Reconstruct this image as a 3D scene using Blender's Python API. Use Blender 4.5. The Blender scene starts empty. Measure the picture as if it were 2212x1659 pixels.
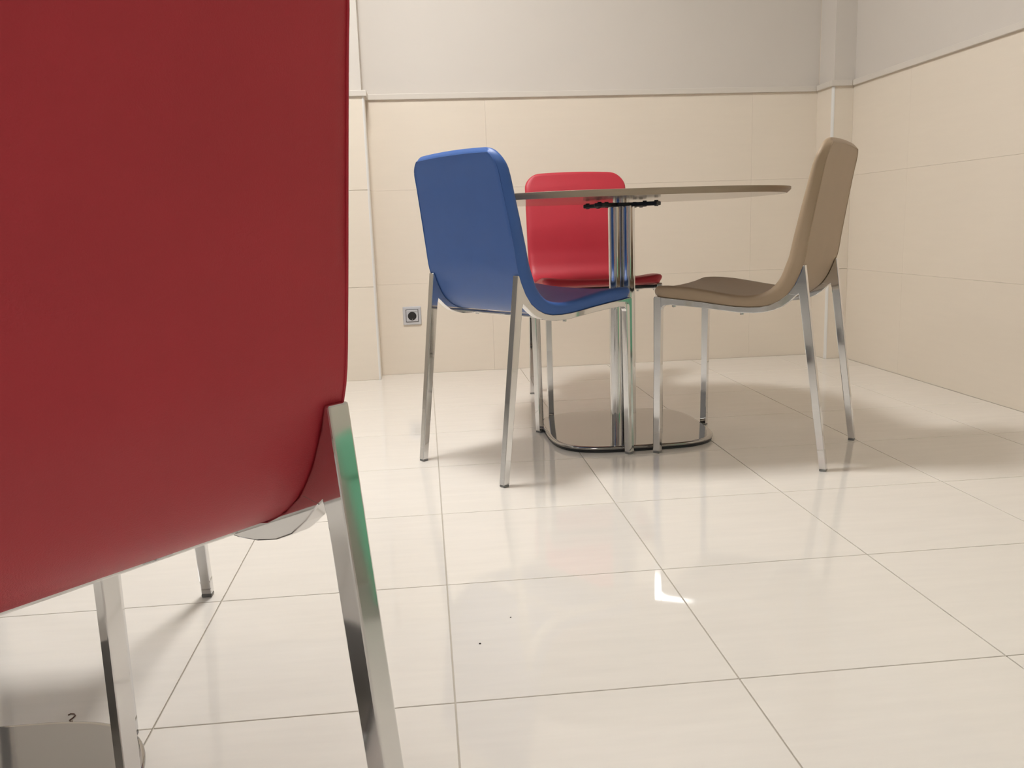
import bpy, bmesh, math, random
from mathutils import Vector, Matrix
random.seed(7)
S = bpy.context.scene
COL = S.collection

# ---------------------------------------------------------------- camera
W_PX, H_PX, F_PX = 2212, 1659, 1866.09
YAW, PITCH, ROLL = 0.0961564, 0.1800681, -0.0337240
CAM = Vector((-0.0123716, -1.8868339, 0.6367207))
fw = Vector((math.sin(YAW)*math.cos(PITCH), math.cos(YAW)*math.cos(PITCH), -math.sin(PITCH)))
r0 = Vector((math.cos(YAW), -math.sin(YAW), 0)); u0 = r0.cross(fw)
rt = math.cos(ROLL)*r0 + math.sin(ROLL)*u0
up = -math.sin(ROLL)*r0 + math.cos(ROLL)*u0
cd = bpy.data.cameras.new('camera'); cam = bpy.data.objects.new('camera', cd); COL.objects.link(cam)
cam.matrix_world = Matrix((( rt.x, up.x, -fw.x, CAM.x), (rt.y, up.y, -fw.y, CAM.y), (rt.z, up.z, -fw.z, CAM.z), (0, 0, 0, 1)))
cd.sensor_fit = 'HORIZONTAL'; cd.sensor_width = 36.0; cd.lens = 36.0*F_PX/W_PX
cd.clip_start = 0.02; cd.clip_end = 50
S.camera = cam

# ---------------------------------------------------------------- world, exposure
wd = bpy.data.worlds.new('world'); S.world = wd; wd.use_nodes = True
bg = wd.node_tree.nodes['Background']; bg.inputs[0].default_value = (1.0, .98, .95, 1); bg.inputs[1].default_value = 0.02
S.view_settings.view_transform = 'Standard'; S.view_settings.look = 'None'
S.view_settings.exposure = -0.02; S.view_settings.gamma = 1.0; S.view_settings.use_curve_mapping = False
# ceiling lamps of the room: position, size in x and y, strength of each diffuser
CEIL = 2.60
LAMPS = [(-0.15, 0.42, .40, .40, 98.0), (-0.55, -2.60, .60, .60, 19.0), (-2.45, 0.42, .60, .60, 10.0), (-3.85, -2.20, 1.20, .40, 12.0)]

# ---------------------------------------------------------------- materials
def srgb(r, g, b):
    f = lambda c: ((c/255)/12.92 if c/255 <= .04045 else ((c/255+.055)/1.055)**2.4)
    return (f(r), f(g), f(b), 1)
def mat(name, col, rough=.5, metal=0.0, spec=.5, bump=0.0, bscale=400, ior=1.5, coat=0.0, var=0.0, vscale=8.0, vstretch=(1, 1, 1), emit=None, estr=0):
    m = bpy.data.materials.new(name); m.use_nodes = True; nt = m.node_tree; N = nt.nodes; L = nt.links
    b = N['Principled BSDF']; b.inputs['Base Color'].default_value = col; b.inputs['Roughness'].default_value = rough
    b.inputs['Metallic'].default_value = metal; b.inputs['IOR'].default_value = ior; b.inputs['Specular IOR Level'].default_value = spec
    b.inputs['Coat Weight'].default_value = coat
    tc = N.new('ShaderNodeTexCoord')
    if var > 0:
        mp = N.new('ShaderNodeMapping'); mp.inputs['Scale'].default_value = vstretch
        oi = N.new('ShaderNodeObjectInfo'); ad = N.new('ShaderNodeVectorMath'); ad.operation = 'ADD'
        sc = N.new('ShaderNodeVectorMath'); sc.operation = 'SCALE'; sc.inputs['Scale'].default_value = 37.0
        cb = N.new('ShaderNodeCombineXYZ')
        for k in range(3): L.new(oi.outputs['Random'], cb.inputs[k])
        L.new(cb.outputs[0], sc.inputs[0]); L.new(tc.outputs['Object'], mp.inputs['Vector'])
        L.new(mp.outputs[0], ad.inputs[0]); L.new(sc.outputs[0], ad.inputs[1])
        nz = N.new('ShaderNodeTexNoise'); nz.inputs['Scale'].default_value = vscale; nz.inputs['Detail'].default_value = 6; nz.inputs['Roughness'].default_value = .6
        L.new(ad.outputs[0], nz.inputs['Vector'])
        rp = N.new('ShaderNodeValToRGB'); rp.color_ramp.elements[0].position = .3; rp.color_ramp.elements[1].position = .7
        c0 = [max(0, c*(1-var)) for c in col[:3]]; c1 = [min(1, c*(1+var*.5)) for c in col[:3]]
        rp.color_ramp.elements[0].color = (*c0, 1); rp.color_ramp.elements[1].color = (*c1, 1)
        L.new(nz.outputs['Fac'], rp.inputs['Fac']); L.new(rp.outputs['Color'], b.inputs['Base Color'])
    if bump > 0:
        n2 = N.new('ShaderNodeTexNoise'); n2.inputs['Scale'].default_value = bscale; n2.inputs['Detail'].default_value = 3
        L.new(tc.outputs['Object'], n2.inputs['Vector'])
        bp = N.new('ShaderNodeBump'); bp.inputs['Strength'].default_value = bump; bp.inputs['Distance'].default_value = .001
        L.new(n2.outputs['Fac'], bp.inputs['Height']); L.new(bp.outputs['Normal'], b.inputs['Normal'])
    if emit:
        b.inputs['Emission Color'].default_value = emit; b.inputs['Emission Strength'].default_value = estr
    return m
M = {}
M['tile'] = mat('polished_floor_tile', srgb(236, 230, 221), rough=.04, var=.03, vscale=5, vstretch=(1.2, 9, 1), spec=.5)
M['grout'] = mat('floor_grout', srgb(194, 186, 172), rough=.8, bump=.3)
M['walltile'] = mat('beige_wall_tile', srgb(236, 225, 209), rough=.28, var=.012, vscale=5, vstretch=(1, 1, 10), spec=.4)
M['wallgrout'] = mat('wall_grout', srgb(230, 218, 201), rough=.8, bump=.2)
M['upper'] = mat('upper_wall_panel', srgb(218, 211, 202), rough=.6, var=.012, vscale=3, bump=.05)
M['rail'] = mat('dado_rail_paint', srgb(220, 213, 203), rough=.4, bump=.05)
M['alu'] = mat('aluminium_trim', srgb(238, 236, 232), rough=.3, metal=.1, bump=.03, bscale=200)
M['ceil'] = mat('ceiling_paint', srgb(235, 232, 226), rough=.8, bump=.1, bscale=60)
M['chrome'] = mat('chrome', srgb(222, 222, 222), rough=.06, metal=1.0, bump=.02, bscale=30)
M['steel'] = mat('polished_steel_plate', srgb(168, 165, 163), rough=.07, metal=1.0, bump=.015, bscale=40)
M['red'] = mat('red_leatherette', srgb(186, 46, 60), rough=.45, bump=.25, bscale=900, var=.04, vscale=12)
M['blue'] = mat('blue_leatherette', srgb(60, 100, 168), rough=.42, bump=.25, bscale=900, var=.04, vscale=12)
M['tan'] = mat('tan_leatherette', srgb(166, 144, 118), rough=.45, bump=.25, bscale=900, var=.04, vscale=12)
M['cap'] = mat('grey_plastic_glide', srgb(128, 128, 126), rough=.35, bump=.05)
M['black'] = mat('black_metal', srgb(34, 36, 38), rough=.35, bump=.05)
M['farwall'] = mat('grey_far_wall', srgb(172, 171, 170), rough=.6, bump=.05)
M['edge'] = mat('table_edge_band', srgb(164, 149, 129), rough=.38, var=.05, vscale=6, vstretch=(1, 1, 8), spec=.3)
M['laminate'] = mat('table_laminate', srgb(160, 146, 128), rough=.12, var=.05, vscale=6, vstretch=(1, 8, 1), spec=.5)
M['sock'] = mat('silver_plastic', srgb(204, 204, 207), rough=.3, metal=.15, bump=.03)
M['hole'] = mat('dark_socket_plastic', srgb(38, 36, 36), rough=.35, bump=.03)
M['diff'] = {}
M['frame'] = mat('white_lamp_frame', srgb(238, 238, 236), rough=.4, bump=.03)
M['green'] = mat('green_leatherette', srgb(126, 204, 164), rough=.45, bump=.25, bscale=900, var=.04, vscale=12)
M['thread'] = mat('brown_thread', srgb(120, 92, 80), rough=.8, bump=.1)
M['crumb'] = mat('dark_crumb', srgb(60, 56, 54), rough=.8, bump=.1)

# ---------------------------------------------------------------- helpers
def obj(name, bm, m, parent=None, smooth=False, angle=None):
    me = bpy.data.meshes.new(name); bmesh.ops.recalc_face_normals(bm, faces=bm.faces); bm.to_mesh(me); bm.free()
    me.materials.append(m)
    if smooth:
        me.polygons.foreach_set('use_smooth', [True]*len(me.polygons))
        if angle: me.set_sharp_from_angle(angle=math.radians(angle))
    o = bpy.data.objects.new(name, me); COL.objects.link(o)
    if parent: o.parent = parent
    return o
def tag(o, label=None, cat=None, group=None, kind=None):
    if label: o['label'] = label
    if cat: o['category'] = cat
    if group: o['group'] = group
    if kind: o['kind'] = kind
    return o
def empty(name, loc, rz, label, cat, group=None):
    o = bpy.data.objects.new(name, None); o.empty_display_size = .1; COL.objects.link(o)
    o.location = loc; o.rotation_euler = (0, 0, rz); return tag(o, label, cat, group)
def add_box(bm, a, b, bev=0.0, seg=1):
    g = bmesh.ops.create_cube(bm, size=1)['verts']
    for v in g: v.co = Vector([(a[k]+b[k])/2 + v.co[k]*(b[k]-a[k]) for k in range(3)])
    if bev > 0:
        es = list({e for v in g for e in v.link_edges})
        bmesh.ops.bevel(bm, geom=es, offset=bev, segments=seg, affect='EDGES', profile=.5)
def box(a, b, bev=0.0, seg=1):
    bm = bmesh.new(); add_box(bm, a, b, bev, seg); return bm
def rings(bm, loops, cap0=True, cap1=True, closed=True):
    R = [[bm.verts.new(c) for c in lp] for lp in loops]; n = len(R[0])
    for i in range(len(R)-1):
        for k in range(n if closed else n-1):
            bm.faces.new((R[i][k], R[i][(k+1) % n], R[i+1][(k+1) % n], R[i+1][k]))
    if cap0: bm.faces.new(R[0])
    if cap1: bm.faces.new(R[-1])
    return R
def super_ring(hw, ex, z, n=96, c=(0, 0)):
    out = []
    for k in range(n):
        t = 2*math.pi*k/n; ct, st = math.cos(t), math.sin(t); e = 2/ex
        out.append((c[0]+hw*math.copysign(abs(ct)**e, ct), c[1]+hw*math.copysign(abs(st)**e, st), z))
    return out
def cyl(bm, c, r, z0, z1, n=24, bev=0.0):
    def ring(rr, z): return [(c[0]+rr*math.cos(2*math.pi*k/n), c[1]+rr*math.sin(2*math.pi*k/n), z) for k in range(n)]
    if bev > 0: rings(bm, [ring(r-bev, z0), ring(r, z0+bev), ring(r, z1-bev), ring(r-bev, z1)])
    else: rings(bm, [ring(r, z0), ring(r, z1)])
def tube(pts, r, n=6, closed=False):
    bm = bmesh.new(); loops = []
    P = [Vector(q) for q in pts]
    for i, q in enumerate(P):
        t = (P[min(i+1, len(P)-1)] - P[max(i-1, 0)]).normalized()
        a = t.cross(Vector((0, 0, 1)) if abs(t.z) < .9 else Vector((1, 0, 0))).normalized(); b = t.cross(a)
        loops.append([q + r*(math.cos(2*math.pi*k/n)*a + math.sin(2*math.pi*k/n)*b) for k in range(n)])
    rings(bm, loops); return bm
def plate(poly, xc, half):
    """extrude a (y,z) outline sideways; xc gives the plate's middle x at each y"""
    bm = bmesh.new()
    A = [bm.verts.new((xc(y)-half, y, z)) for y, z in poly]; B = [bm.verts.new((xc(y)+half, y, z)) for y, z in poly]
    n = len(poly); bm.faces.new(A); bm.faces.new(list(reversed(B)))
    for k in range(n): bm.faces.new((A[k], B[k], B[(k+1) % n], A[(k+1) % n]))
    return bm
def bevelmod(o, w, seg=2):
    m = o.modifiers.new('bevel', 'BEVEL'); m.width = w; m.segments = seg; m.limit_method = 'ANGLE'; m.angle_limit = math.radians(40)
    return o
def copy_tree(o, parent=None):
    c = o.copy(); COL.objects.link(c)
    if parent: c.parent = parent
    for ch in [q for q in bpy.data.objects if q.parent == o and q != c]: copy_tree(ch, c)
    return c

# ---------------------------------------------------------------- room
T = 0.40
XL, XR, YF, YB = -5.00, 1.867, -4.20, 1.979
DADO = 1.184
fl = tag(obj('floor', box((XL-.2, YF-.2, -.12), (XR+.2, YB+.2, -.0025)), M['grout']), kind='structure')
tile_me = {}
def tile_obj(parent, x0, x1, y0, y1):
    w, d = round(x1-x0, 4), round(y1-y0, 4); g = .0011
    key = (w, d)
    if key not in tile_me:
        o = obj('tile', box((-w/2+g, -d/2+g, -.0025), (w/2-g, d/2-g, 0), .0005), M['tile'], parent); tile_me[key] = o.data
    else:
        o = bpy.data.objects.new('tile', tile_me[key]); COL.objects.link(o); o.parent = parent
    o.location = ((x0+x1)/2, (y0+y1)/2, 0)
i0, i1 = math.floor(XL/T), math.ceil(XR/T); j0, j1 = math.floor(YF/T), math.ceil(YB/T)
for i in range(i0, i1):
    for j in range(j0, j1):
        a, b = max(i*T, XL), min((i+1)*T, XR); c, d = max(j*T, YF), min((j+1)*T, YB)
        if b-a > .01 and d-c > .01: tile_obj(fl, a, b, c, d)

def wall(name, axis, at, sgn, lo, hi, joints, upto=CEIL, tiled=True, rail=True):
    """tiled wall: visible face at coordinate `at` on `axis`, room on the side sgn; tiles, rail and upper panel are pieces of it"""
    def bx(u0, u1, z0, z1, d0, d1, bev=0):
        # d0..d1 depth in front of the tile face (positive = into the room)
        if axis == 'y':
            ya, yb = sorted((at+sgn*d0, at+sgn*d1)); return box((u0, ya, z0), (u1, yb, z1), bev)
        xa, xb = sorted((at+sgn*d0, at+sgn*d1)); return box((xa, u0, z0), (xb, u1, z1), bev)
    w = tag(obj(name, bx(lo, hi, 0, upto, -.20, -.012), M['wallgrout']), kind='structure')
    obj('upper_panel', bx(lo, hi, DADO+.023, upto, -.012, -.0095), M['upper'], w)
    zs = [-.0002, .403, .808, DADO+.004]
    us = [lo] + sorted(u for u in joints if lo+.02 < u < hi-.02) + [hi]
    for k in range(3):
        for q in range(len(us)-1):
            obj('wall_tile', bx(us[q]+.0002, us[q+1]-.0002, zs[k]+.0002, zs[k+1]-.0002, -.012, 0, .0003), M['walltile'], w)
    return w
# pilasters first, then the walls between them
PLX, PLY = -0.223, 1.862       # left pilaster: right edge, face
PRX, PRY = 1.774, 1.829        # right pilaster: left edge, face
wall('wall_back', 'y', YB, -1, PLX-.01, XR, [.284, 1.475])
wall('wall_right', 'x', XR, -1, YF, YB, [YB-.60-1.191*k for k in range(-1, 6)])
tag(obj('wall_left', box((XL-.2, YF, 0), (XL, YB, CEIL)), M['farwall']), kind='structure')
tag(obj('wall_front', box((XL-.2, YF-.2, 0), (XR, YF, CEIL)), M['farwall']), kind='structure')
# left pilaster / projecting wall part
wl = tag(obj('wall_back_projection', box((XL-.1, PLY+.012, 0), (PLX-.012, YB+.05, CEIL)), M['wallgrout']), kind='structure')
obj('upper_panel', box((XL, PLY+.0095, DADO+.023), (PLX-.0095, YB, CEIL)), M['upper'], wl)
zs = [-.0002, .403, .808, DADO+.004]
us = [XL, -3.796, -2.605, -1.414, PLX-.004]
for k in range(3):
    for q in range(4):
        obj('wall_tile', box((us[q]+.0006, PLY, zs[k]+.0006), (us[q+1]-.0006, PLY+.012, zs[k+1]-.0006), .0007), M['walltile'], wl)
    obj('wall_tile', box((PLX-.012, PLY+.004, zs[k]+.0006), (PLX, YB, zs[k+1]-.0006), .0007), M['walltile'], wl)
# right corner pilaster
wr_ = tag(obj('wall_corner_pilaster', box((PRX+.012, PRY+.012, 0), (XR+.05, YB+.05, CEIL)), M['wallgrout']), kind='structure')
obj('upper_panel', box((PRX+.0095, PRY+.0095, DADO+.023), (XR+.02, YB, CEIL)), M['upper'], wr_)
for k in range(3):
    obj('wall_tile', box((PRX+.004, PRY, zs[k]+.0006), (XR, PRY+.012, zs[k+1]-.0006), .0007), M['walltile'], wr_)
    obj('wall_tile', box((PRX, PRY+.004, zs[k]+.0006), (PRX+.012, YB, zs[k+1]-.0006), .0007), M['walltile'], wr_)
tag(obj('ceiling', box((XL-.2, YF-.2, CEIL), (XR+.2, YB+.2, CEIL+.12)), M['ceil']), kind='structure')
# dado rail pieces
def railbox(a, b): return bevelbox(a, b)
def trim(n, bm, m, smooth=False):
    o = tag(obj('trim_%d' % n, bm, m, smooth=smooth), kind='structure'); return o
RP = .011
def rbx(x0, x1, y0, y1): return box((x0, y0, DADO), (x1, y1, DADO+.0235), .002, 2)
trim(1, rbx(PLX+RP, PRX-RP, YB-RP, YB+.012), M['rail'])
trim(2, rbx(XL, PLX+RP, PLY-RP, PLY+.0095), M['rail'])
trim(3, rbx(PLX-.0095, PLX+RP, PLY+.0095, YB), M['rail'])
trim(4, rbx(PRX-RP, PRX+.0095, PRY+.0095, YB-RP), M['rail'])
trim(5, rbx(PRX-RP, XR-RP, PRY-RP, PRY+.0095), M['rail'])
trim(6, rbx(XR-RP, XR+.0095, YF, PRY-RP), M['rail'])
# quarter-round aluminium corner profiles
def corner(cx, cy, sx):
    bm = bmesh.new(); R = .0100; pts = []
    for k in range(9):
        a = math.pi/2*k/8; pts.append((cx + sx*(R*math.cos(a)-R*.92), cy + R*.92 - R*math.sin(a)))
    pts.append((cx-sx*R*.92, cy+R*.92))
    rings(bm, [[(x, y, .0005) for x, y in pts], [(x, y, DADO-.0005) for x, y in pts]]); return bm
trim(7, corner(PLX+.0012, PLY-.0012, 1), M['alu'], True).data.set_sharp_from_angle(angle=math.radians(40))
trim(8, corner(PRX-.0012, PRY-.0012, -1), M['alu'], True).data.set_sharp_from_angle(angle=math.radians(40))

# ---------------------------------------------------------------- ceiling lamps
for k, (x, y, sx_, sy_, e) in enumerate(LAMPS):
    lab = ['square white ceiling light panel above the blue chair and the table',
           'square white ceiling light panel behind and above the viewer',
           'square white ceiling light panel over the left of the room',
           'long white ceiling light panel far behind on the left'][k]
    L_ = empty('ceiling_light', (x, y, CEIL), 0, lab, 'lamp')
    bm = bmesh.new(); h = sx_/2; g = sy_/2
    for a, b in (((-h-.02, -g-.02), (h+.02, -g)), ((-h-.02, g), (h+.02, g+.02)), ((-h-.02, -g), (-h, g)), ((h, -g), (h+.02, g))):
        add_box(bm, (a[0], a[1], -.018), (b[0], b[1], 0))
    obj('lamp_frame', bm, M['frame'], L_)
    dm = mat('lamp_diffuser', srgb(245, 245, 240), rough=.5, emit=(1.0, .987, .975, 1), estr=e)
    obj('diffuser', box((-h, -g, -.012), (h, g, -.006)), dm, L_)

# ---------------------------------------------------------------- chair
# side profile: (outer y,z) (inner y,z) half width at the back seam, half width of the cushion
PROF = [((.2362, .4400), (.2362, .4655), .192, .203), ((.193, .4345), (.193, .4670), .192, .203), ((.140, .4300), (.140, .4640), .191, .202),
        ((.092, .4250), (.092, .4575), .190, .200), ((.045, .4190), (.045, .4500), .189, .198), ((.004, .4145), (.003, .4440), .188, .196),
        ((-.030, .4135), (-.024, .4430), .188, .195), ((-.060, .4150), (-.050, .4465), .187, .194), ((-.085, .4205), (-.070, .4525), .187, .193),
        ((-.108, .4320), (-.087, .4630), .187, .193), ((-.128, .4490), (-.101, .4790), .187, .192), ((-.1445, .4730), (-.111, .4970), .187, .192),
        ((-.157, .5020), (-.119, .5190), .187, .192), ((-.168, .5350), (-.128, .5450), .187, .192), ((-.1755, .5850), (-.137, .5880), .186, .192),
        ((-.1845, .6400), (-.149, .6420), .183, .191), ((-.195, .7000), (-.163, .7020), .179, .190), ((-.206, .7600), (-.177, .7610), .175, .189),
        ((-.2155, .8000), (-.190, .8000), .172, .188), ((-.2205, .8270), (-.199, .8290), .170, .187)]
def catmull(P, n):
    out = []
    for i in range(len(P)-1):
        p0, p1, p2, p3 = P[max(i-1, 0)], P[i], P[i+1], P[min(i+2, len(P)-1)]
        for k in range(n):
            t = k/n
            out.append(tuple(.5*(2*b + (c-a)*t + (2*a-5*b+4*c-d)*t*t + (3*b-a-3*c+d)*t**3) for a, b, c, d in zip(p0, p1, p2, p3)))
    out.append(tuple(P[-1])); return out
FL = catmull([(a[0], a[1], b[0], b[1], c, d) for a, b, c, d in PROF], 12)
ARC = [0.0]
for i in range(1, len(FL)): ARC.append(ARC[-1] + math.hypot(FL[i][0]-FL[i-1][0], FL[i][1]-FL[i-1][1]))
TOT = ARC[-1]
def at_arc(s):
    s = min(max(s, 0), TOT)
    for i in range(1, len(ARC)):
        if ARC[i] >= s:
            t = (s-ARC[i-1])/(ARC[i]-ARC[i-1]+1e-12); return tuple(a+(b-a)*t for a, b in zip(FL[i-1], FL[i]))
    return FL[-1]
ETOP = .012
def station(s):
    """cross-section loop of the padded shell at arc length s, plus its two seam points"""
    oy, oz, iy, iz, hr, hf = at_arc(s)
    d0, d1 = s, TOT-s; Rb, Rf = .056, .030
    def shrink(h, d, R):
        d = max(d, 0)
        return h - R + math.sqrt(max(R*R-(R-d)**2, 0)) if d < R else h
    for d, R in ((d0, Rf), (d1, Rb)): hr, hf = shrink(hr, d, R), shrink(hf, d, R)
    dm = min(d0, d1); E = .016
    lo_ = .62 if d1 < d0 else .42
    tm = 1.0 if dm > E*(.6 if d1 < d0 else 1) else lo_+(1-lo_)*math.sqrt(max(1-(1-dm/(E*(.6 if d1 < d0 else 1)))**2, 0))
    tb = 0.0
    if d0 < E: tb = .30*(1-math.sqrt(max(1-(1-d0/E)**2, 0)))
    if d1 < ETOP: tb = .50*(1-d1/ETOP)**1.5
    e = hf-hr
    dish = min(1, max(0, (.33-s)/.12))
    half = [(0, tb), (hr*.35, tb), (hr*.7, tb), (hr*.93, tb), (hr, tb+.0), (hr+.12*e+.001, tb+.06), (hr+.45*e, .25), (hr+.85*e, .48), (hf, .68), (hf-.0015, .82),
            (hf-.005, .93), (hf-.011, .985), (hf-.020, 1.0), (hf*.80, 1.0-.08*dish), (hf*.62, 1.01-.22*dish), (hf*.32, 1.02-.34*dish), (0, 1.02-.37*dish)]
    half = [(x, max(tb, min(t, 1.03)*tm)) for x, t in half]
    loop = half + [(-x, t) for x, t in reversed(half[1:-1])]
    # bow of the top edge
    ty, tz = at_arc(s+.004)[0]-at_arc(s-.004)[0], at_arc(s+.004)[1]-at_arc(s-.004)[1]; l = math.hypot(ty, tz); ty, tz = ty/l, tz/l
    ramp = max(0, 1-d1/.12)**1.5
    rf = max(0, 1-d0/.10)**1.5
    out = []
    for x, t in loop:
        bow = -.0075*ramp*(x/.19)**2 + .006*rf*(x/.19)**2
        out.append((x, oy+(iy-oy)*t + ty*bow, oz+(iz-oz)*t + tz*bow))
    return out
ST = []
n = 10
ST += [.03*(1-math.cos(math.pi/2*k/n)) for k in range(n)]
ST += [.03 + (TOT-.085)*k/50 for k in range(51)]
ST += [TOT-.055*(1-math.sin(math.pi/2*k/16)) for k in range(1, 17)]
ST = sorted(ST + [TOT-ETOP])
def shell_bm():
    bm = bmesh.new(); rings(bm, [station(s) for s in ST]); return bm
def seam_pts():
    Rr, Ll = [], []
    for s in ST:
        if s < .335 or s > TOT-ETOP+1e-6: continue
        lp = station(s); Rr.append(lp[4]); Ll.append((-lp[4][0], lp[4][1], lp[4][2]))
    top = station(TOT-ETOP); xs = top[4][0]
    mid = [(xs*f, top[4][1], top[4][2] + (.0075*(1-ETOP/.12)**1.5)*((xs/.19)**2-(xs*f/.19)**2)) for f in (.75, .5, .25, 0, -.25, -.5, -.75)]
    return Rr + mid + list(reversed(Ll))
xc_r = lambda y: .1775 + (y+.22)/.44*.0105
xc_l = lambda y: -xc_r(y)
HALF = .0095
REAR = [(-.2340, .006), (-.2165, .006), (-.1690, .3500), (-.1575, .4380), (-.1545, .4480), (-.1500, .4445), (-.1290, .4480), (-.1455, .4720), (-.1585, .5010), (-.1640, .5195), (-.1685, .5195), (-.1900, .3520)]
FRONT = [(.2110, .006), (.2305, .006), (.2275, .2300), (.2270, .4330), (.2240, .4380), (.2060, .4360), (.2050, .4100), (.2080, .2300)]
RAIL = [(.2065, .4360), (.193, .4342), (.140, .4296), (.092, .4246), (.045, .4186), (.004, .4141), (-.030, .4131), (-.060, .4146), (-.085, .4200), (-.108, .4315), (-.1285, .4478), (-.1450, .4700), (-.1510, .4600),
        (-.1498, .4450), (-.1330, .4290), (-.1150, .4155), (-.0950, .4070), (-.0700, .4010), (-.0450, .3985), (-.0060, .3990), (.0400, .4040), (.0900, .4095), (.1400, .4135), (.1800, .4160), (.1960, .4145), (.2035, .4080), (.2060, .3980)]
def make_chair(label, cat, m, loc, t):
    root = empty('dining_chair', loc, -t, label, cat)
    sh = obj('shell', shell_bm(), m, root, smooth=True, angle=50)
    obj('seam', tube(seam_pts(), .0011, 6), m, sh, smooth=True)
    for xc in (xc_r, xc_l):
        for poly, nm in ((REAR, 'rear'), (FRONT, 'front')):
            lg = bevelmod(obj('leg', plate(poly, xc, HALF), M['chrome'], root), .0016)
            y0, y1 = sorted((poly[0][0], poly[1][0])); x = xc((y0+y1)/2)
            obj('foot_cap', box((x-HALF+.0004, y0+.0006, 0), (x+HALF-.0004, y1-.0006, .006), .001), M['cap'], lg)
        rl = bevelmod(obj('side_rail', plate(RAIL, xc, HALF-.0002), M['chrome'], root), .0016)
        for y, z in ((.172, .4145), (-.012, .3985)):
            bm = bmesh.new(); cyl(bm, (xc(y), y), .0055, z-.005, z+.003, 12, .001); obj('bolt', bm, M['chrome'], rl, smooth=True, angle=40)
    for y, z0, z1, w, mm in ((-.030, .4010, .4070, .013, M['chrome']), (.178, .4200, .4290, .010, M['black'])):
        x = xc_r(y)-HALF+.001
        obj('cross_bar', box((-x, y-w, z0), (x, y+w, z1), .0015, 2), mm, root)
    return root
def recolour(root, m):
    for c in [q for q in bpy.data.objects if q.parent == root and q.name.startswith('shell')]:
        for q in [c] + [k for k in bpy.data.objects if k.parent == c]:
            q.data = q.data.copy(); q.data.materials[0] = m
GRP = None
red1 = make_chair('large red leatherette chair in the left foreground seen from behind', 'chair', M['red'], (-.3217, -1.3021, 0), -.8161)
def chair_copy(label, m, loc, t):
    c = copy_tree(red1); c.location = loc; c.rotation_euler = (0, 0, -t); c['label'] = label
    if m: recolour(c, m)
    return c
chair_copy('blue leatherette chair with chrome legs, its back to the viewer at the table', M['blue'], (.2461, .4521, 0), .9747)
chair_copy('tan beige leatherette chair with chrome legs on the right of the table', M['tan'], (.9018, .4235, 0), -.9096)
chair_copy('red leatherette chair facing the viewer from behind the table', None, (.5649, 1.1451, 0), 3.1022)
chair_copy('chair hidden behind the foreground red chair, only one chrome leg standing out below it', M['blue'], (-.610, -.593, 0), math.pi+.0105)

# ---------------------------------------------------------------- tables
def make_table(label, loc):
    t = empty('pedestal_table', loc, .016, label, 'table')
    bm = bmesh.new(); EX = 2.8
    rings(bm, [super_ring(.20, EX, .703), super_ring(.436, EX, .703), super_ring(.436, EX, .7190), super_ring(.2, EX, .7190)])
    tp = obj('tabletop', bm, M['laminate'], t, smooth=True, angle=25)
    bm = bmesh.new()
    rings(bm, [super_ring(.4362, EX, .7030), super_ring(.4375, EX, .7032), super_ring(.4465, EX, .7120), super_ring(.4470, EX, .7132), super_ring(.4470, EX, .7190), super_ring(.4465, EX, .7195), super_ring(.4362, EX, .7195), super_ring(.4362, EX, .7030)], False, False)
    obj('edge_band', bm, M['edge'], tp, smooth=True, angle=25)
    EX = 3.68
    bm = bmesh.new(); rings(bm, [super_ring(.10, EX, .0075), super_ring(.2405, EX, .0075), super_ring(.2440, EX, .0085), super_ring(.2455, EX, .0110), super_ring(.2450, EX, .0140), super_ring(.2430, EX, .0160), super_ring(.2395, EX, .0172), super_ring(.2360, EX, .0175), super_ring(.1, EX, .0175)])
    bp = obj('base_plate', bm, M['steel'], t, smooth=True, angle=60)
    bm = bmesh.new(); rings(bm, [super_ring(.238, EX, 0), super_ring(.2425, EX, .001), super_ring(.2425, EX, .0074), super_ring(.238, EX, .0074)])
    obj('rubber_ring', bm, M['black'], bp)
    for k in range(4):
        a = math.radians(45 + 90*k - 13)
        bm = bmesh.new(); cyl(bm, (.0272*math.cos(a), .0272*math.sin(a)), .0199, .0176, .686, 40); obj('pole_tube', bm, M['chrome'], t, smooth=True, angle=40)
    bm = bmesh.new(); cyl(bm, (0, 0), .0245, .018, .703, 24); obj('pole_core', bm, M['chrome'], t, smooth=True, angle=40)
    bm = bmesh.new(); cyl(bm, (0, 0), .046, .6850, .6950, 32, .001); sp = obj('top_bracket', bm, M['black'], t, smooth=True, angle=40)
    for k in range(4):
        a = math.pi/4 + k*math.pi/2
        bm = box((.02, -.014, .6835), (.126, .014, .6950), .002)
        bmesh.ops.rotate(bm, verts=bm.verts, cent=(0, 0, 0), matrix=Matrix.Rotation(a, 3, 'Z'))
        ar = obj('bracket_arm', bm, M['black'], t)
        for d in (.118, .080):
            bm = bmesh.new(); cyl(bm, (d*math.cos(a), d*math.sin(a)), .0062, .6815, .6985, 12, .001)
            obj('screw', bm, M['black'], ar, smooth=True, angle=40)
    return t
t1 = make_table('pedestal table with chrome column and square steel foot, among the blue, red and tan chairs', (.5780, .6818, 0))
t2 = copy_tree(t1); t2.location = (-.6147, -1.0333, 0)
t2['label'] = 'pedestal table hidden by the foreground red chair, its steel foot showing at bottom left'

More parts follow.
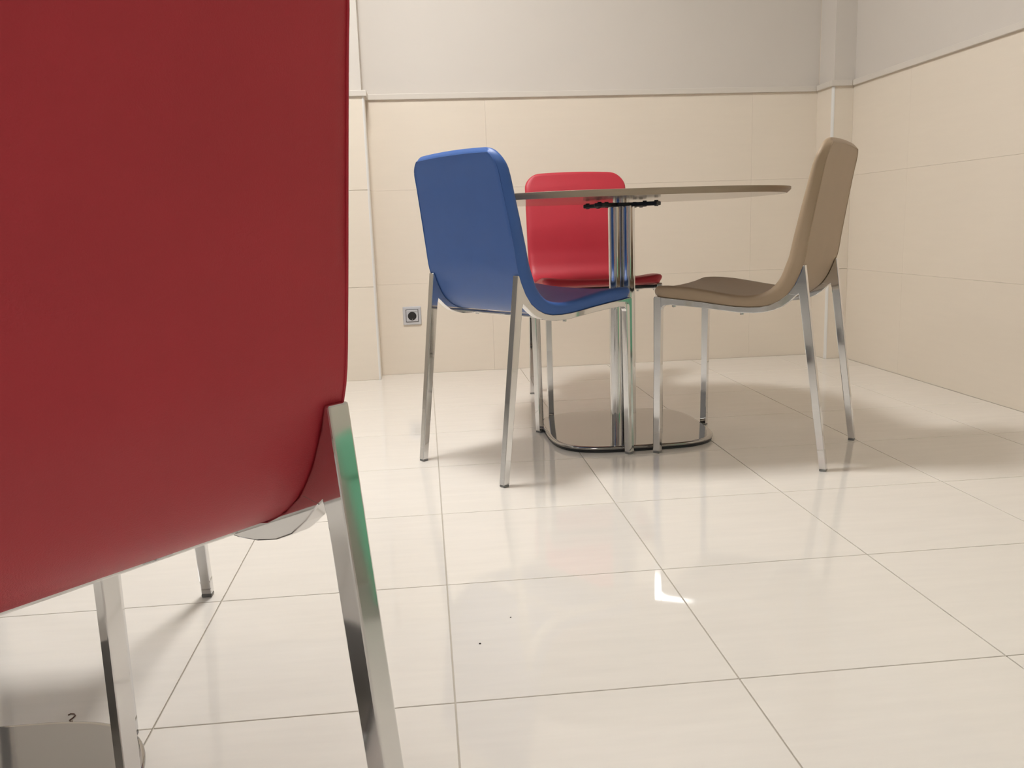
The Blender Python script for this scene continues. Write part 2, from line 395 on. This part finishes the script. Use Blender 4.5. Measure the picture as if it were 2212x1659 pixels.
# ---------------------------------------------------------------- wall socket
sx, sz, sy = -.0755, .262, YB
so = empty('wall_socket', (sx, sy, sz), 0, 'silver square power socket low on the tiled back wall', 'socket')
bm = bmesh.new()
def sqr(h, y, r=.004):
    out = []
    for cx, cz, a0 in ((1, 1, 0), (-1, 1, 90), (-1, -1, 180), (1, -1, 270)):
        for k in range(5):
            a = math.radians(a0+90*k/4); out.append((cx*(h-r)+r*math.cos(a), y, cz*(h-r)+r*math.sin(a)))
    return out
rings(bm, [sqr(.0405, 0), sqr(.0405, -.004), sqr(.0375, -.0085), sqr(.0285, -.0095, .002), sqr(.0278, -.0060, .002)], cap0=True, cap1=True)
obj('socket_frame', bm, M['sock'], so)
obj('socket_gap', box((-.0272, -.0064, -.0272), (.0272, -.0058, .0272)), M['hole'], so)
bm = bmesh.new(); rings(bm, [sqr(.0255, -.0065, .0015), sqr(.0255, -.0120, .0015), sqr(.0245, -.0130, .0015)]); add_box(bm, (-.023, -.0150, .0195), (.023, -.0125, .0235), .0006)
ins = obj('socket_insert', bm, M['sock'], so)
bm = bmesh.new()
def rg(r, y): return [(r*math.cos(2*math.pi*k/32), y, -.001+r*math.sin(2*math.pi*k/32)) for k in range(32)]
rings(bm, [rg(.0190, -.0135), rg(.0182, -.0138), rg(.0175, -.0132), rg(.0170, -.0131)], True, True)
obj('socket_well', bm, M['hole'], so)
obj('earth_clip', box((-.0012, -.0145, -.0165), (.0012, -.0130, -.0135)), M['sock'], so)

# ---------------------------------------------------------------- litter on the floor
pts = [(-.006, .016), (-.004, .019), (.001, .018), (.0045, .013), (.003, .007), (.001, .002), (.004, -.002), (.007, -.001)]
th = obj('thread', tube([(x, y, .0009) for x, y in pts], .0008, 5), M['thread']); th.location = (-.5206, -.7645, 0)
tag(th, 'tiny curled brown thread on the floor just behind the steel foot at bottom left', 'litter')
for nm, x, y, r, lab in (('crumb', .0446, -.6363, .0016, 'tiny dark crumb on the floor tile, the nearer of two specks'), ('crumb', .1009, -.5527, .0011, 'tiny dark crumb on the floor tile, the farther of two specks')):
    bm = bmesh.new(); bmesh.ops.create_icosphere(bm, subdivisions=1, radius=r)
    for v in bm.verts: v.co.z = max(0, v.co.z*.7+r*.5); v.co.x *= 1.3
    o = obj(nm, bm, M['crumb']); o.location = (x, y, 0); tag(o, lab, 'litter')

# ---------------------------------------------------------------- added cube seat out of view, standing in for something green mirrored in the chrome
be = empty('added_stool', (1.600, -1.203, 0), 0, 'pale green cube seat added out of view by the right wall, mirrored in chrome legs', 'added_stool')
obj('seat_cushion', box((-.21, -.21, .34), (.21, .21, .45), .02, 4), M['green'], be, smooth=True, angle=40)
obj('base', box((-.20, -.20, .03), (.20, .20, .3395), .006, 2), M['green'], be)
for x in (-.16, .16):
    for y in (-.16, .16):
        bm = bmesh.new(); cyl(bm, (x, y), .018, 0, .0295, 20, .002); obj('foot', bm, M['cap'], be, smooth=True, angle=40)
